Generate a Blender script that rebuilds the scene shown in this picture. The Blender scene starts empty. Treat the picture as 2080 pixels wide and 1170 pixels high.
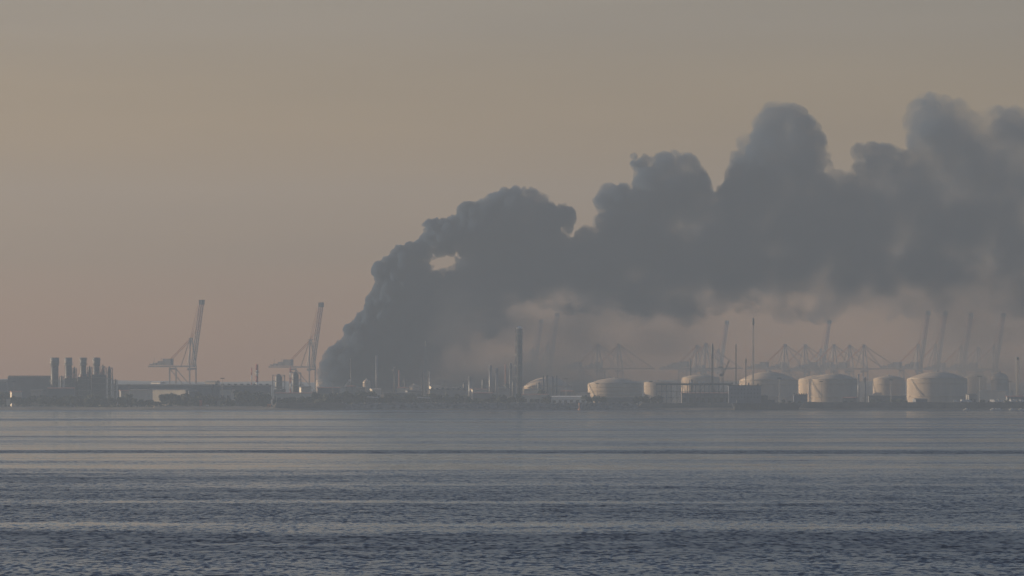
import bpy, bmesh, math, random
import numpy as np
from mathutils import Vector, Matrix, noise as mnoise
R = math.radians
PI = math.pi
random.seed(7)
C = bpy.context.scene.collection
S = bpy.context.scene

# ---------------------------------------------------------------- camera
CAMZ = 30.0
FPX = 1040 / math.tan(R(4.5))      # focal length in photo pixels
HOR = 781.0                        # photo row of the horizon
cd = bpy.data.cameras.new('camera'); cam = bpy.data.objects.new('camera', cd); C.objects.link(cam)
cam.location = (0, 0, CAMZ); cam.rotation_euler = (R(90), 0, 0)
cd.sensor_width = 36; cd.lens = 18 / math.tan(R(4.5))
cd.shift_y = (HOR - 585) / 2080
cd.clip_start = 1; cd.clip_end = 200000
S.camera = cam

# ---------------------------------------------------------------- sky and sun
SUN_EL, SUN_LEFT = 9.0, 66.0      # sun height, and degrees to the left of the view
w = bpy.data.worlds.new('World'); S.world = w; w.use_nodes = True
nt = w.node_tree; bg = nt.nodes['Background']
sky = nt.nodes.new('ShaderNodeTexSky'); sky.sky_type = 'NISHITA'; sky.sun_disc = False
sky.sun_elevation = R(SUN_EL); sky.sun_rotation = R(-SUN_LEFT)
sky.air_density = 1.0; sky.dust_density = 3.0; sky.ozone_density = 1.0
# the sky low over the bay is dusty and warm, higher up it turns blue grey
tc = nt.nodes.new('ShaderNodeTexCoord'); sp = nt.nodes.new('ShaderNodeSeparateXYZ'); nt.links.new(tc.outputs['Generated'], sp.inputs[0])
cr = nt.nodes.new('ShaderNodeValToRGB'); nt.links.new(sp.outputs[2], cr.inputs[0])
SKY_RAMP = [(0.0, (3.3, 1.72, .0)), (.020, (1.72, 1.22, .40)), (.055, (1.04, .925, 1.12)), (.11, (.68, .73, .92)), (.30, (.50, .57, .78))]
els = cr.color_ramp.elements
els[0].position = 0.0; els[0].color = (*SKY_RAMP[0][1], 1); els[1].position = SKY_RAMP[-1][0]; els[1].color = (*SKY_RAMP[-1][1], 1)
for p_, c_ in SKY_RAMP[1:-1]:
    e = els.new(p_); e.color = (*c_, 1)
mxs = nt.nodes.new('ShaderNodeVectorMath'); mxs.operation = 'MULTIPLY'
nt.links.new(sky.outputs[0], mxs.inputs[0]); nt.links.new(cr.outputs[0], mxs.inputs[1])
# faint uneven layers of dust
mpw = nt.nodes.new('ShaderNodeMapping'); mpw.inputs['Scale'].default_value = (7, 7, 60); nt.links.new(tc.outputs['Generated'], mpw.inputs[0])
nzw = nt.nodes.new('ShaderNodeTexNoise'); nzw.inputs['Scale'].default_value = 2.2; nzw.inputs['Detail'].default_value = 4; nt.links.new(mpw.outputs[0], nzw.inputs['Vector'])
mrw = nt.nodes.new('ShaderNodeMapRange'); nt.links.new(nzw.outputs[0], mrw.inputs[0])
for i_, v_ in enumerate((.3, .7, .955, 1.045)): mrw.inputs[i_ + 1].default_value = v_
scw = nt.nodes.new('ShaderNodeVectorMath'); scw.operation = 'SCALE'; nt.links.new(mxs.outputs[0], scw.inputs[0]); nt.links.new(mrw.outputs[0], scw.inputs['Scale'])
nt.links.new(scw.outputs[0], bg.inputs[0]); bg.inputs[1].default_value = 0.10
sd = bpy.data.lights.new('sun', 'SUN'); sun = bpy.data.objects.new('sun', sd); C.objects.link(sun)
sd.energy = 5.0; sd.angle = R(0.5); sd.color = (1.0, 0.78, 0.54)
dirn = Vector((-math.sin(R(SUN_LEFT)) * math.cos(R(SUN_EL)), math.cos(R(SUN_LEFT)) * math.cos(R(SUN_EL)), math.sin(R(SUN_EL))))
sun.rotation_euler = dirn.to_track_quat('Z', 'Y').to_euler()
S.view_settings.view_transform = 'Standard'; S.view_settings.look = 'None'
S.view_settings.exposure = 0.37; S.view_settings.gamma = 1.0
S.cycles.use_denoising = True
S.cycles.max_bounces = 4; S.cycles.diffuse_bounces = 1; S.cycles.glossy_bounces = 2
S.cycles.volume_bounces = 0; S.cycles.transparent_max_bounces = 32
S.cycles.volume_max_steps = 256

def at(px, py, Y):
    return Vector(((px - 1040) * Y / FPX, Y, CAMZ - (py - HOR) * Y / FPX))

# ---------------------------------------------------------------- haze
HAZE_DENSITY = 7.4e-5
HX, HY0, HY1, HZ = 9000, -600, 15000, 480
def haze():
    bm = bmesh.new(); bmesh.ops.create_cube(bm, size=1)
    for v in bm.verts:
        v.co = Vector((v.co.x * 2 * HX, HY0 + (v.co.y + .5) * (HY1 - HY0), -3 + (v.co.z + .5) * (HZ + 3)))
    me = bpy.data.meshes.new('haze'); bm.to_mesh(me); bm.free()
    o = bpy.data.objects.new('haze', me); C.objects.link(o)
    m = bpy.data.materials.new('haze'); m.use_nodes = True; n = m.node_tree
    for x in list(n.nodes):
        if x.type != 'OUTPUT_MATERIAL': n.nodes.remove(x)
    pv = n.nodes.new('ShaderNodeVolumePrincipled')
    pv.inputs['Color'].default_value = (0.428, 0.560, 0.765, 1)
    pv.inputs['Density'].default_value = HAZE_DENSITY
    pv.inputs['Anisotropy'].default_value = 0.25
    n.links.new(pv.outputs[0], n.nodes['Material Output'].inputs['Volume'])
    me.materials.append(m); o['kind'] = 'stuff'
    o['label'] = 'thin brownish haze hanging over the bay and the port'
haze()
# ---------------------------------------------------------------- materials
def principled(name, col, rough=0.7, metal=0.0, var=0.25, scale=0.2, streak=False):
    m = bpy.data.materials.new(name); m.use_nodes = True; n = m.node_tree; b = n.nodes['Principled BSDF']
    tc = n.nodes.new('ShaderNodeTexCoord'); nz = n.nodes.new('ShaderNodeTexNoise'); nz.inputs['Scale'].default_value = scale
    nz.inputs['Detail'].default_value = 5
    mp = n.nodes.new('ShaderNodeMapping'); n.links.new(tc.outputs['Object'], mp.inputs[0])
    if streak: mp.inputs['Scale'].default_value = (1, 1, 0.15)
    n.links.new(mp.outputs[0], nz.inputs['Vector'])
    cr = n.nodes.new('ShaderNodeMapRange'); cr.inputs[1].default_value = .3; cr.inputs[2].default_value = .7
    cr.inputs[3].default_value = 1 - var; cr.inputs[4].default_value = 1 + var * .6
    n.links.new(nz.outputs[0], cr.inputs[0])
    mx = n.nodes.new('ShaderNodeVectorMath'); mx.operation = 'SCALE'; mx.inputs[0].default_value = col
    n.links.new(cr.outputs[0], mx.inputs['Scale']); n.links.new(mx.outputs[0], b.inputs['Base Color'])
    b.inputs['Roughness'].default_value = rough; b.inputs['Metallic'].default_value = metal
    return m

# ---------------------------------------------------------------- sea
SHORE = 7623.0
def grid(name, x0, x1, ys, z, nx):
    bm = bmesh.new(); rows = []
    for y in ys:
        rows.append([bm.verts.new((x0 + (x1 - x0) * i / nx, y, z)) for i in range(nx + 1)])
    for a, b in zip(rows, rows[1:]):
        for i in range(nx): bm.faces.new((a[i], a[i + 1], b[i + 1], b[i]))
    me = bpy.data.meshes.new(name); bm.to_mesh(me); bm.free()
    o = bpy.data.objects.new(name, me); C.objects.link(o); return o

def water():
    o = grid('sea', -HX + 20, HX - 20, [HY0 + 20, SHORE + 60], 0.0, 1)
    m = bpy.data.materials.new('sea_water'); m.use_nodes = True; n = m.node_tree; b = n.nodes['Principled BSDF']
    L = n.links.new
    b.inputs['Base Color'].default_value = (0.012, 0.026, 0.055, 1); b.inputs['IOR'].default_value = 1.333
    tc = n.nodes.new('ShaderNodeTexCoord')
    def noise(sx, sy, detail, rough, off=0, rot=0):
        mp = n.nodes.new('ShaderNodeMapping'); mp.inputs['Scale'].default_value = (1 / sx, 1 / sy, 1)
        mp.inputs['Location'].default_value = (off, off * .7, off); mp.inputs['Rotation'].default_value = (0, 0, rot)
        L(tc.outputs['Object'], mp.inputs[0])
        t = n.nodes.new('ShaderNodeTexNoise'); t.inputs['Scale'].default_value = 1; t.inputs['Detail'].default_value = detail
        t.inputs['Roughness'].default_value = rough; L(mp.outputs[0], t.inputs['Vector']); return t.outputs[0]
    def math_(op, a, bb, cl=False):
        t = n.nodes.new('ShaderNodeMath'); t.operation = op; t.use_clamp = cl
        for i, v in enumerate((a, bb)):
            if isinstance(v, (int, float)): t.inputs[i].default_value = v
            else: L(v, t.inputs[i])
        return t.outputs[0]
    def rng(v, a, bb, c, d, smooth=True):
        t = n.nodes.new('ShaderNodeMapRange'); t.interpolation_type = 'SMOOTHSTEP' if smooth else 'LINEAR'
        L(v, t.inputs[0])
        for i, q in enumerate((a, bb, c, d)): t.inputs[i + 1].default_value = q
        return t.outputs[0]
    sep = n.nodes.new('ShaderNodeSeparateXYZ'); L(tc.outputs['Object'], sep.inputs[0])
    # wind lanes: long bands lying across the bay, wavy edges
    wob = noise(160, 400, 3, .6, 5)
    wy = math_('ADD', sep.outputs['Y'], math_('MULTIPLY', math_('SUBTRACT', wob, .5), 110))
    wy = math_('ADD', wy, math_('MULTIPLY', sep.outputs['X'], 0.05))
    lanes = None
    for (c, hw, s) in LANES:
        dd = math_('ABSOLUTE', math_('SUBTRACT', wy, c), 0)
        k = rng(dd, hw * .5, hw * 1.35, s, 0)
        lanes = k if lanes is None else math_('ADD', lanes, k)
    soft = rng(noise(900, 260, 4, .55, 11), .35, .68, -0.25, .35)
    ruff = math_('ADD', lanes, soft)
    fine = rng(noise(110, 60, 4, .6, 31), .35, .7, -0.18, .18)
    ruff = math_('ADD', ruff, fine)
    # distance steadies the mirror of the water
    base = rng(wy, 1650, 2350, 0.72, 0.16)
    ruff = math_('ADD', ruff, base); ruff = math_('MAXIMUM', math_('MINIMUM', ruff, 1.1), 0.0)
    def slope(sx, sy, det, off, rot):
        mp = n.nodes.new('ShaderNodeMapping'); mp.inputs['Scale'].default_value = (1 / sx, 1 / sy, 1)
        mp.inputs['Location'].default_value = (off, off * .7, off); mp.inputs['Rotation'].default_value = (0, 0, rot)
        L(tc.outputs['Object'], mp.inputs[0])
        t = n.nodes.new('ShaderNodeTexNoise'); t.inputs['Scale'].default_value = 1; t.inputs['Detail'].default_value = det
        L(mp.outputs[0], t.inputs['Vector'])
        v = n.nodes.new('ShaderNodeVectorMath'); v.operation = 'SUBTRACT'; v.inputs[1].default_value = (.5, .5, .5); L(t.outputs['Color'], v.inputs[0])
        return v.outputs[0]
    def vm(op, a, bb):
        t = n.nodes.new('ShaderNodeVectorMath'); t.operation = op
        for i, v in enumerate((a, bb)):
            if isinstance(v, tuple): t.inputs[i].default_value = v
            else: L(v, t.inputs[i])
        return t.outputs[0]
    v = vm('ADD', vm('MULTIPLY', slope(1.15, 4.4, 5, 0, .02), (1.4, 3.2, 0)), vm('MULTIPLY', slope(7, 16, 3, 3, -.03), (.5, 1.2, 0)))
    sc = n.nodes.new('ShaderNodeVectorMath'); sc.operation = 'SCALE'; L(v, sc.inputs[0]); L(rng(ruff, 0, 1, BUMP[0], BUMP[1], False), sc.inputs['Scale'])
    nv = n.nodes.new('ShaderNodeVectorMath'); nv.operation = 'NORMALIZE'; cb = n.nodes.new('ShaderNodeCombineXYZ'); cb.inputs[2].default_value = 1; L(rng(ruff, 0, 1, -.006, -LEAN, False), cb.inputs[1])
    L(vm('ADD', sc.outputs[0], cb.outputs[0]), nv.inputs[0])
    L(nv.outputs[0], b.inputs['Normal'])
    L(rng(ruff, 0, 1, 0.07, 0.30, False), b.inputs['Roughness'])
    o.data.materials.append(m); o['kind'] = 'structure'
LANES = [(2900, 75, 1.0), (1285, 26, .9), (1210, 16, .5), (2040, 60, .25), (980, 30, .3), (5600, 150, .35), (4300, 110, .3), (7520, 90, .9), (3700, 60, .25), (2150, 160, .2), (2500, 190, -.15), (1375, 40, -.55), (1660, 22, -.4), (6700, 500, -.15)]
BUMP = (0.08, 0.9)
LEAN = 0.11
water()

def land():
    xs = [-HX + 20 + i * (2 * HX - 40) / 240 for i in range(241)]
    bm = bmesh.new(); rows = []
    for k, (dy, z) in enumerate([(0, -1.0), (10, 1.2), (26, 3.0), (500, 3.0), (7200, 3.0)]):
        r = []
        for x in xs:
            wob = 14 * mnoise.noise(Vector((x / 160, 0, 0))) if k < 3 else 0
            r.append(bm.verts.new((x, SHORE + 8 + dy + wob, z)))
        rows.append(r)
    for a, b in zip(rows, rows[1:]):
        for i in range(240): bm.faces.new((a[i], a[i + 1], b[i + 1], b[i]))
    me = bpy.data.meshes.new('ground'); bm.to_mesh(me); bm.free()
    o = bpy.data.objects.new('ground', me); C.objects.link(o)
    me.materials.append(principled('sandy_ground', (.20, .165, .12), .95, 0, .45, .03)); o['kind'] = 'structure'
land()

def hills():
    bm = bmesh.new(); rows = []; nx = 300
    for k, (dy, f) in enumerate([(0, 0), (120, .55), (260, .9), (380, 1), (560, .6), (760, 0)]):
        r = []
        for i in range(nx + 1):
            x = -4500 + 9000 * i / nx
            h = 34 + 10 * mnoise.noise(Vector((x / 700, 3, 0))) + 5 * mnoise.noise(Vector((x / 150, 9, 0))) + 2.5 * mnoise.noise(Vector((x / 40, k, 0)))
            r.append(bm.verts.new((x, 14000 + dy, 2.9 + max(0, h) * f)))
        rows.append(r)
    for a, b in zip(rows, rows[1:]):
        for i in range(nx): bm.faces.new((a[i], a[i + 1], b[i + 1], b[i]))
    me = bpy.data.meshes.new('hills'); bm.to_mesh(me); bm.free()
    o = bpy.data.objects.new('hills', me); C.objects.link(o)
    me.materials.append(principled('hill_scrub', (.09, .085, .07), .95, 0, .4, .01)); o['kind'] = 'structure'
hills()

# ---------------------------------------------------------------- smoke
OUT = [(640,822),(644,780),(650,742),(668,712),(690,690),(702,660),(722,650),(735,640),(745,612),(760,590),(772,572),(758,556),(762,538),(782,528),(800,505),(830,490),(858,492),(862,478),(856,462),(866,448),(884,448),(905,446),(930,428),(965,412),(985,398),(1010,390),(1040,384),(1060,378),(1085,382),(1105,396),(1122,412),(1150,416),(1165,428),(1160,460),(1155,482),(1180,474),(1205,455),(1212,430),(1203,408),(1222,384),(1250,376),(1285,376),(1292,352),(1278,330),(1286,312),(1312,322),(1345,312),(1385,314),(1420,334),(1438,362),(1441,396),(1462,385),(1482,345),(1492,310),(1502,285),(1528,262),(1545,236),(1565,218),(1600,212),(1632,226),(1655,250),(1672,285),(1688,318),(1694,350),(1720,352),(1738,335),(1735,300),(1765,290),(1812,296),(1848,318),(1858,300),(1832,262),(1840,220),(1862,198),(1905,196),(1955,206),(1985,238),(2035,220),(2075,235),(2110,250),(2180,180),(2260,120),(2360,100),(2460,150),(2540,240),(2580,360),(2560,480),(2480,560),(2360,610),(2240,660),(2080,652),(1980,640),(1900,630),(1845,640),(1790,656),(1700,662),(1620,656),(1540,640),(1480,634),(1430,650),(1370,668),(1300,664),(1230,645),(1160,632),(1080,626),(1030,664),(985,690),(955,730),(935,775),(925,822)]
HOLE = (900, 531, 23, 12)
SMY = 8850.0
def edge_d(px, pz):
    """signed distance in metres to the plume outline (numpy, + inside)"""
    d = np.full(px.shape, 1e9, np.float32); ins = np.zeros(px.shape, bool)
    for i in range(len(OUT)):
        (x1, y1), (x2, y2) = OUT[i-1], OUT[i]; dx, dy = x2-x1, y2-y1
        t = np.clip(((px-x1)*dx + (pz-y1)*dy) / (dx*dx + dy*dy), 0, 1)
        d = np.minimum(d, np.hypot(px-x1-t*dx, pz-y1-t*dy))
        if dy: ins ^= ((y1 > pz) != (y2 > pz)) & (px < dx*(pz-y1)/dy + x1)
    d = np.where(ins, d, -d)
    hx, hy, ha, hb = HOLE
    return np.minimum(d, (np.hypot((px-hx)/ha, (pz-hy)/hb) - 1) * hb * .8)
def perlin(X, Y, Z, seed):
    rs = np.random.RandomState(seed); perm = rs.permutation(256); perm = np.concatenate([perm, perm, perm])
    g = rs.normal(size=(256, 3)).astype(np.float32); g /= np.linalg.norm(g, axis=1)[:, None]
    xi, yi, zi = np.floor(X).astype(int), np.floor(Y).astype(int), np.floor(Z).astype(int)
    xf, yf, zf = (X-xi).astype(np.float32), (Y-yi).astype(np.float32), (Z-zi).astype(np.float32)
    u, v, w_ = (t*t*t*(t*(t*6-15)+10) for t in (xf, yf, zf))
    def gr(a, b, c):
        k = perm[perm[perm[(xi+a) & 255] + ((yi+b) & 255)] + ((zi+c) & 255)]
        q = g[k]; return q[..., 0]*(xf-a) + q[..., 1]*(yf-b) + q[..., 2]*(zf-c)
    l = lambda a, b, t: a + t*(b-a)
    return l(l(l(gr(0,0,0), gr(1,0,0), u), l(gr(0,1,0), gr(1,1,0), u), v), l(l(gr(0,0,1), gr(1,0,1), u), l(gr(0,1,1), gr(1,1,1), u), v), w_)
def surface_nets(F, org, h):
    s = F > 0; nx, ny, nz = F.shape
    cnt = np.zeros((nx-1, ny-1, nz-1), np.float32); acc = np.zeros((nx-1, ny-1, nz-1, 3), np.float32)
    cs = [(i, j, k) for i in (0, 1) for j in (0, 1) for k in (0, 1)]
    sl = lambda c: tuple(slice(q, n-1+q) for q, n in zip(c, F.shape))
    for a in cs:
        for ax in range(3):
            if a[ax]: continue
            b = list(a); b[ax] = 1; b = tuple(b)
            fa, fb = F[sl(a)], F[sl(b)]; m = (fa > 0) != (fb > 0)
            t = np.where(m, fa / np.where(m, fa-fb, 1), 0); cnt += m
            for q in range(3): acc[..., q] += np.where(m, a[q] + (t if q == ax else 0), 0)
    cell = cnt > 0; idx = np.full(cell.shape, -1, np.int64); idx[cell] = np.arange(cell.sum())
    base = np.argwhere(cell).astype(np.float32); V = (base + acc[cell] / cnt[cell][:, None]) * h + org
    Q = []
    for ax in range(3):
        o1, o2 = [(1, 2), (2, 0), (0, 1)][ax]
        lo = [slice(1, -1)] * 3; lo[ax] = slice(0, -1); hi = [slice(1, -1)] * 3; hi[ax] = slice(1, None)
        A, B = s[tuple(lo)], s[tuple(hi)]
        for m, flip in ((A & ~B, False), (~A & B, True)):
            P = np.argwhere(m); P[:, o1] += 1; P[:, o2] += 1
            def ix(d1, d2):
                q = P.copy(); q[:, o1] -= d1; q[:, o2] -= d2; return idx[q[:, 0], q[:, 1], q[:, 2]]
            f = [ix(1, 1), ix(0, 1), ix(0, 0), ix(1, 0)]
            Q.append(np.stack(f[::-1] if flip else f, 1))
    return V, np.concatenate(Q)
def field_mesh(name, F, org, h):
    V, Q = surface_nets(F, org, h)
    me = bpy.data.meshes.new(name); me.vertices.add(len(V)); me.vertices.foreach_set('co', V.astype(np.float32).ravel())
    me.loops.add(len(Q) * 4); me.loops.foreach_set('vertex_index', Q.astype(np.int32).ravel())
    me.polygons.add(len(Q)); me.polygons.foreach_set('loop_start', np.arange(0, len(Q) * 4, 4, dtype=np.int32))
    me.update(calc_edges=True); me.validate()
    me.polygons.foreach_set('use_smooth', np.ones(len(me.polygons), bool))
    o = bpy.data.objects.new(name, me); C.objects.link(o); return o
def smoke():
    k = SMY / FPX; h = 2.0; rs = np.random.RandomState(4)
    x0, x1, z0, z1, hw = at(632, 0, SMY).x, at(2610, 0, SMY).x, 2.0, at(0, 75, SMY).z, 112.0
    gx, gy, gz = np.arange(x0, x1, h, dtype=np.float32), np.arange(-hw, hw, h, dtype=np.float32), np.arange(z0, z1, h, dtype=np.float32)
    PX, PZ = np.meshgrid(gx / k + 1040, HOR - (gz - CAMZ) / k, indexing='ij')
    D = edge_d(PX, PZ) * k                                   # metres inside the outline
    wide = 40 + np.clip((PX - 650) / 1000, 0, 1.2) * 45
    half = wide * np.sqrt(np.clip(1 - (1 - np.clip(D / wide, 0, 1)) ** 2, 0, 1)) * .8
    Yg = gy[None, :, None]
    F = np.minimum((D[:, None, :] - 9) , (half[:, None, :] - np.abs(Yg)) * .8) - 3
    F = np.maximum(F, -30).astype(np.float32)
    # billows of many sizes over that core
    puffs = []; cells = {}
    def room(c, r, f):
        k0 = tuple(int(v // 30) for v in c)
        for dx in (-1, 0, 1):
            for dy in (-1, 0, 1):
                for dz in (-1, 0, 1):
                    for (q, rq) in cells.get((k0[0]+dx, k0[1]+dy, k0[2]+dz), ()):
                        if (q[0]-c[0])**2 + (q[1]-c[1])**2 + (q[2]-c[2])**2 < (f * (r + rq))**2: return False
        cells.setdefault(k0, []).append((c, r)); return True
    def scatter(mask, num, rr, f, place):
        cand = np.argwhere(mask); cx = cand[rs.randint(len(cand), size=num)]
        for i, j in cx:
            big = 1 + np.clip((PX[i, j] - 800) / 1400, 0, 1) * .9; r = rs.uniform(*rr) * big
            yy = place(D[i, j], half[i, j], r)
            if yy is None: continue
            c = (gx[i], yy, gz[j])
            if room(c, r, f): puffs.append((c, r))
    scatter((D > 3) & (D < 16), 9000, (8, 14), .62, lambda d, hf, r: rs.uniform(-1, .6) * hf * .8 if d > r * .45 and d < r * .9 + 3 else None)
    scatter(D > 14, 9000, (11, 19), .66, lambda d, hf, r: -max(0, hf - r * .45) if d > r else None)
    scatter((D > 1) & (D < 9), 9000, (3.5, 6.5), .75, lambda d, hf, r: rs.uniform(-1, .4) * hf if d > r * .35 else None)
    scatter(D > 8, 9000, (5, 9), .80, lambda d, hf, r: -(hf + 2) if d > r else None)
    scatter((D > .5) & (D < 8), 14000, (2.4, 4.4), .85, lambda d, hf, r: rs.uniform(-1, .4) * hf if d > r * .3 and d < r + 3 else None)
    for c, r in puffs:
        q = [np.searchsorted(g, v) for g, v in zip((gx, gy, gz), (c[0]-r-6, c[1]-r-6, c[2]-r-6))]
        e = [np.searchsorted(g, v) for g, v in zip((gx, gy, gz), (c[0]+r+6, c[1]+r+6, c[2]+r+6))]
        a, b, cc = gx[q[0]:e[0], None, None], gy[None, q[1]:e[1], None], gz[None, None, q[2]:e[2]]
        v = r - np.sqrt((a-c[0])**2 + (b-c[1])**2 + (cc-c[2])**2)
        sub = F[q[0]:e[0], q[1]:e[1], q[2]:e[2]]; np.maximum(sub, v, out=sub)
    A, B, Cc = np.nonzero(F > -12); xx, yy, zz = gx[A], gy[B], gz[Cc]; n = np.zeros(len(A), np.float32)
    for s_, am, sd_ in ((24, 4, 1), (11, 3.0, 2), (5.5, 1.8, 3)):
        n += am * (np.abs(perlin(xx / s_, yy / s_, zz / s_, sd_)) * 2 - .42)
    F[A, B, Cc] += n
    F[0] = F[-1] = -1; F[:, 0] = F[:, -1] = -1; F[:, :, 0] = F[:, :, -1] = -1
    o = field_mesh('smoke', F, np.array((x0, SMY - hw, z0)), h)
    m = bpy.data.materials.new('smoke_volume'); m.use_nodes = True; nn = m.node_tree
    for x in list(nn.nodes):
        if x.type != 'OUTPUT_MATERIAL': nn.nodes.remove(x)
    pv = nn.nodes.new('ShaderNodeVolumePrincipled'); pv.inputs['Color'].default_value = SMOKE_COL
    pv.inputs['Anisotropy'].default_value = 0.1
    tc = nn.nodes.new('ShaderNodeTexCoord'); sep = nn.nodes.new('ShaderNodeSeparateXYZ'); nn.links.new(tc.outputs['Object'], sep.inputs[0])
    mr = nn.nodes.new('ShaderNodeMapRange'); x0 = at(700, 0, SMY).x; x1 = at(2000, 0, SMY).x
    for i, v in enumerate((x0, x1, math.log(.30), math.log(.024))): mr.inputs[i+1].default_value = v
    nn.links.new(sep.outputs[0], mr.inputs[0])
    ex = nn.nodes.new('ShaderNodeMath'); ex.operation = 'EXPONENT'; nn.links.new(mr.outputs[0], ex.inputs[0])
    nz = nn.nodes.new('ShaderNodeTexNoise'); nz.inputs['Scale'].default_value = 1/55; nz.inputs['Detail'].default_value = 4
    nn.links.new(tc.outputs['Object'], nz.inputs['Vector'])
    def mapr(src, a, b_, c, d, cl=True):
        q = nn.nodes.new('ShaderNodeMapRange'); q.clamp = cl; nn.links.new(src, q.inputs[0])
        for i, v in enumerate((a, b_, c, d)): q.inputs[i+1].default_value = v
        return q.outputs[0]
    def mt(op, a, b_):
        q = nn.nodes.new('ShaderNodeMath'); q.operation = op
        for i, v in enumerate((a, b_)):
            if isinstance(v, (int, float)): q.inputs[i].default_value = v
            else: nn.links.new(v, q.inputs[i])
        return q.outputs[0]
    # the underside thins out to the right of the rising column
    zl = mapr(sep.outputs['X'], at(780, 0, SMY).x, at(975, 0, SMY).x, -60, 112)
    low = mapr(mt('SUBTRACT', sep.outputs['Z'], zl), -12, 95, -.15, 1.0)
    nx_ = mt('MULTIPLY', mt('SUBTRACT', nz.outputs[0], .5), 2.6)
    foot = mapr(sep.outputs['Z'], 8, 125, .035, 1.0)
    thin = mt('MULTIPLY', mt('MINIMUM', mt('MAXIMUM', mt('ADD', low, nx_), 0.0), 1.0), foot)
    body = mt('MAXIMUM', mapr(nz.outputs[0], .36, .66, .15, 1.5), mapr(sep.outputs['X'], x0, at(1500, 0, SMY).x, 1.1, 0.0))
    mu = nn.nodes.new('ShaderNodeMath'); mu.operation = 'MULTIPLY'; nn.links.new(ex.outputs[0], mu.inputs[0]); nn.links.new(mt('MULTIPLY', body, thin), mu.inputs[1])
    nn.links.new(mu.outputs[0], pv.inputs['Density'])
    nn.links.new(pv.outputs[0], nn.nodes['Material Output'].inputs['Volume'])
    m.cycles.volume_step_rate = 0.12
    o.data.materials.append(m); o['kind'] = 'stuff'
    o['label'] = 'dark grey smoke plume rising from the refinery and drifting to the right'
SMOKE_COL = (0.10, 0.155, 0.25, 1)
smoke()

def veil():
    x0, x1 = at(770, 0, SMY).x, at(2560, 0, SMY).x; n = 60; hw = 105.0
    bm = bmesh.new(); rows = []
    ring = [(-hw, 1), (-hw, 120), (-hw*.7, 190), (hw*.7, 190), (hw, 120), (hw, 1)]
    for i in range(n + 1):
        x = x0 + (x1-x0)*i/n; top = 1 - .25*mnoise.noise(Vector((x/60, 4, 0))); e = min(1, .25 + i/7)
        rows.append([bm.verts.new((x, SMY + y*e + 12*mnoise.noise(Vector((x/50, y, 0))), 1 + (z-1)*top*e)) for y, z in ring])
    for a, b in zip(rows, rows[1:]):
        for j in range(6): bm.faces.new((a[j], b[j], b[(j+1) % 6], a[(j+1) % 6]))
    bm.faces.new(rows[0]); bm.faces.new(list(reversed(rows[-1]))); bmesh.ops.recalc_face_normals(bm, faces=bm.faces)
    me = bpy.data.meshes.new('thin_smoke'); bm.to_mesh(me); bm.free()
    o = bpy.data.objects.new('thin_smoke', me); C.objects.link(o)
    m = bpy.data.materials.new('thin_smoke_volume'); m.use_nodes = True; nn = m.node_tree
    for x in list(nn.nodes):
        if x.type != 'OUTPUT_MATERIAL': nn.nodes.remove(x)
    pv = nn.nodes.new('ShaderNodeVolumePrincipled'); pv.inputs['Color'].default_value = (.34, .34, .36, 1)
    tc = nn.nodes.new('ShaderNodeTexCoord'); sep = nn.nodes.new('ShaderNodeSeparateXYZ'); nn.links.new(tc.outputs['Object'], sep.inputs[0])
    nz = nn.nodes.new('ShaderNodeTexNoise'); nz.inputs['Scale'].default_value = 1/75; nz.inputs['Detail'].default_value = 5
    mp = nn.nodes.new('ShaderNodeMapping'); mp.inputs['Scale'].default_value = (.6, .6, 1.2); nn.links.new(tc.outputs['Object'], mp.inputs[0]); nn.links.new(mp.outputs[0], nz.inputs['Vector'])
    def mapr(src, a, b_, c, d):
        q = nn.nodes.new('ShaderNodeMapRange'); q.interpolation_type = 'SMOOTHSTEP'; nn.links.new(src, q.inputs[0])
        for i, v in enumerate((a, b_, c, d)): q.inputs[i+1].default_value = v
        return q.outputs[0]
    def mt(op, a, b_):
        q = nn.nodes.new('ShaderNodeMath'); q.operation = op
        for i, v in enumerate((a, b_)):
            if isinstance(v, (int, float)): q.inputs[i].default_value = v
            else: nn.links.new(v, q.inputs[i])
        return q.outputs[0]
    X = lambda p: at(p, 0, SMY).x
    wx = mt('ADD', mt('MULTIPLY', mapr(sep.outputs['X'], X(1260), X(1500), 1, .12), mapr(sep.outputs['X'], X(780), X(880), 0, 1)), mapr(sep.outputs['X'], X(1780), X(1960), 0, .6))
    wz = mt('ADD', mapr(sep.outputs['Z'], 10, 85, .55, 0.0), mt('MULTIPLY', mapr(sep.outputs['X'], X(1000), X(1180), .5, 0), mapr(sep.outputs['Z'], 60, 150, 1, .3)))
    top = mt('MULTIPLY', mapr(sep.outputs['Z'], 130, 185, 1, 0), mapr(sep.outputs['X'], X(2200), X(2540), 1, 0))
    nzv = mapr(nz.outputs[0], .33, .68, .12, 1.0)
    nn.links.new(mt('MULTIPLY', mt('MULTIPLY', mt('ADD', wx, wz), top), mt('MULTIPLY', nzv, VEIL)), pv.inputs['Density'])
    nn.links.new(pv.outputs[0], nn.nodes['Material Output'].inputs['Volume'])
    m.cycles.volume_step_rate = 0.25
    me.materials.append(m); o['kind'] = 'stuff'
    o['label'] = 'thin brown smoke sinking under the dark plume'
VEIL = 0.011
veil()
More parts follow.
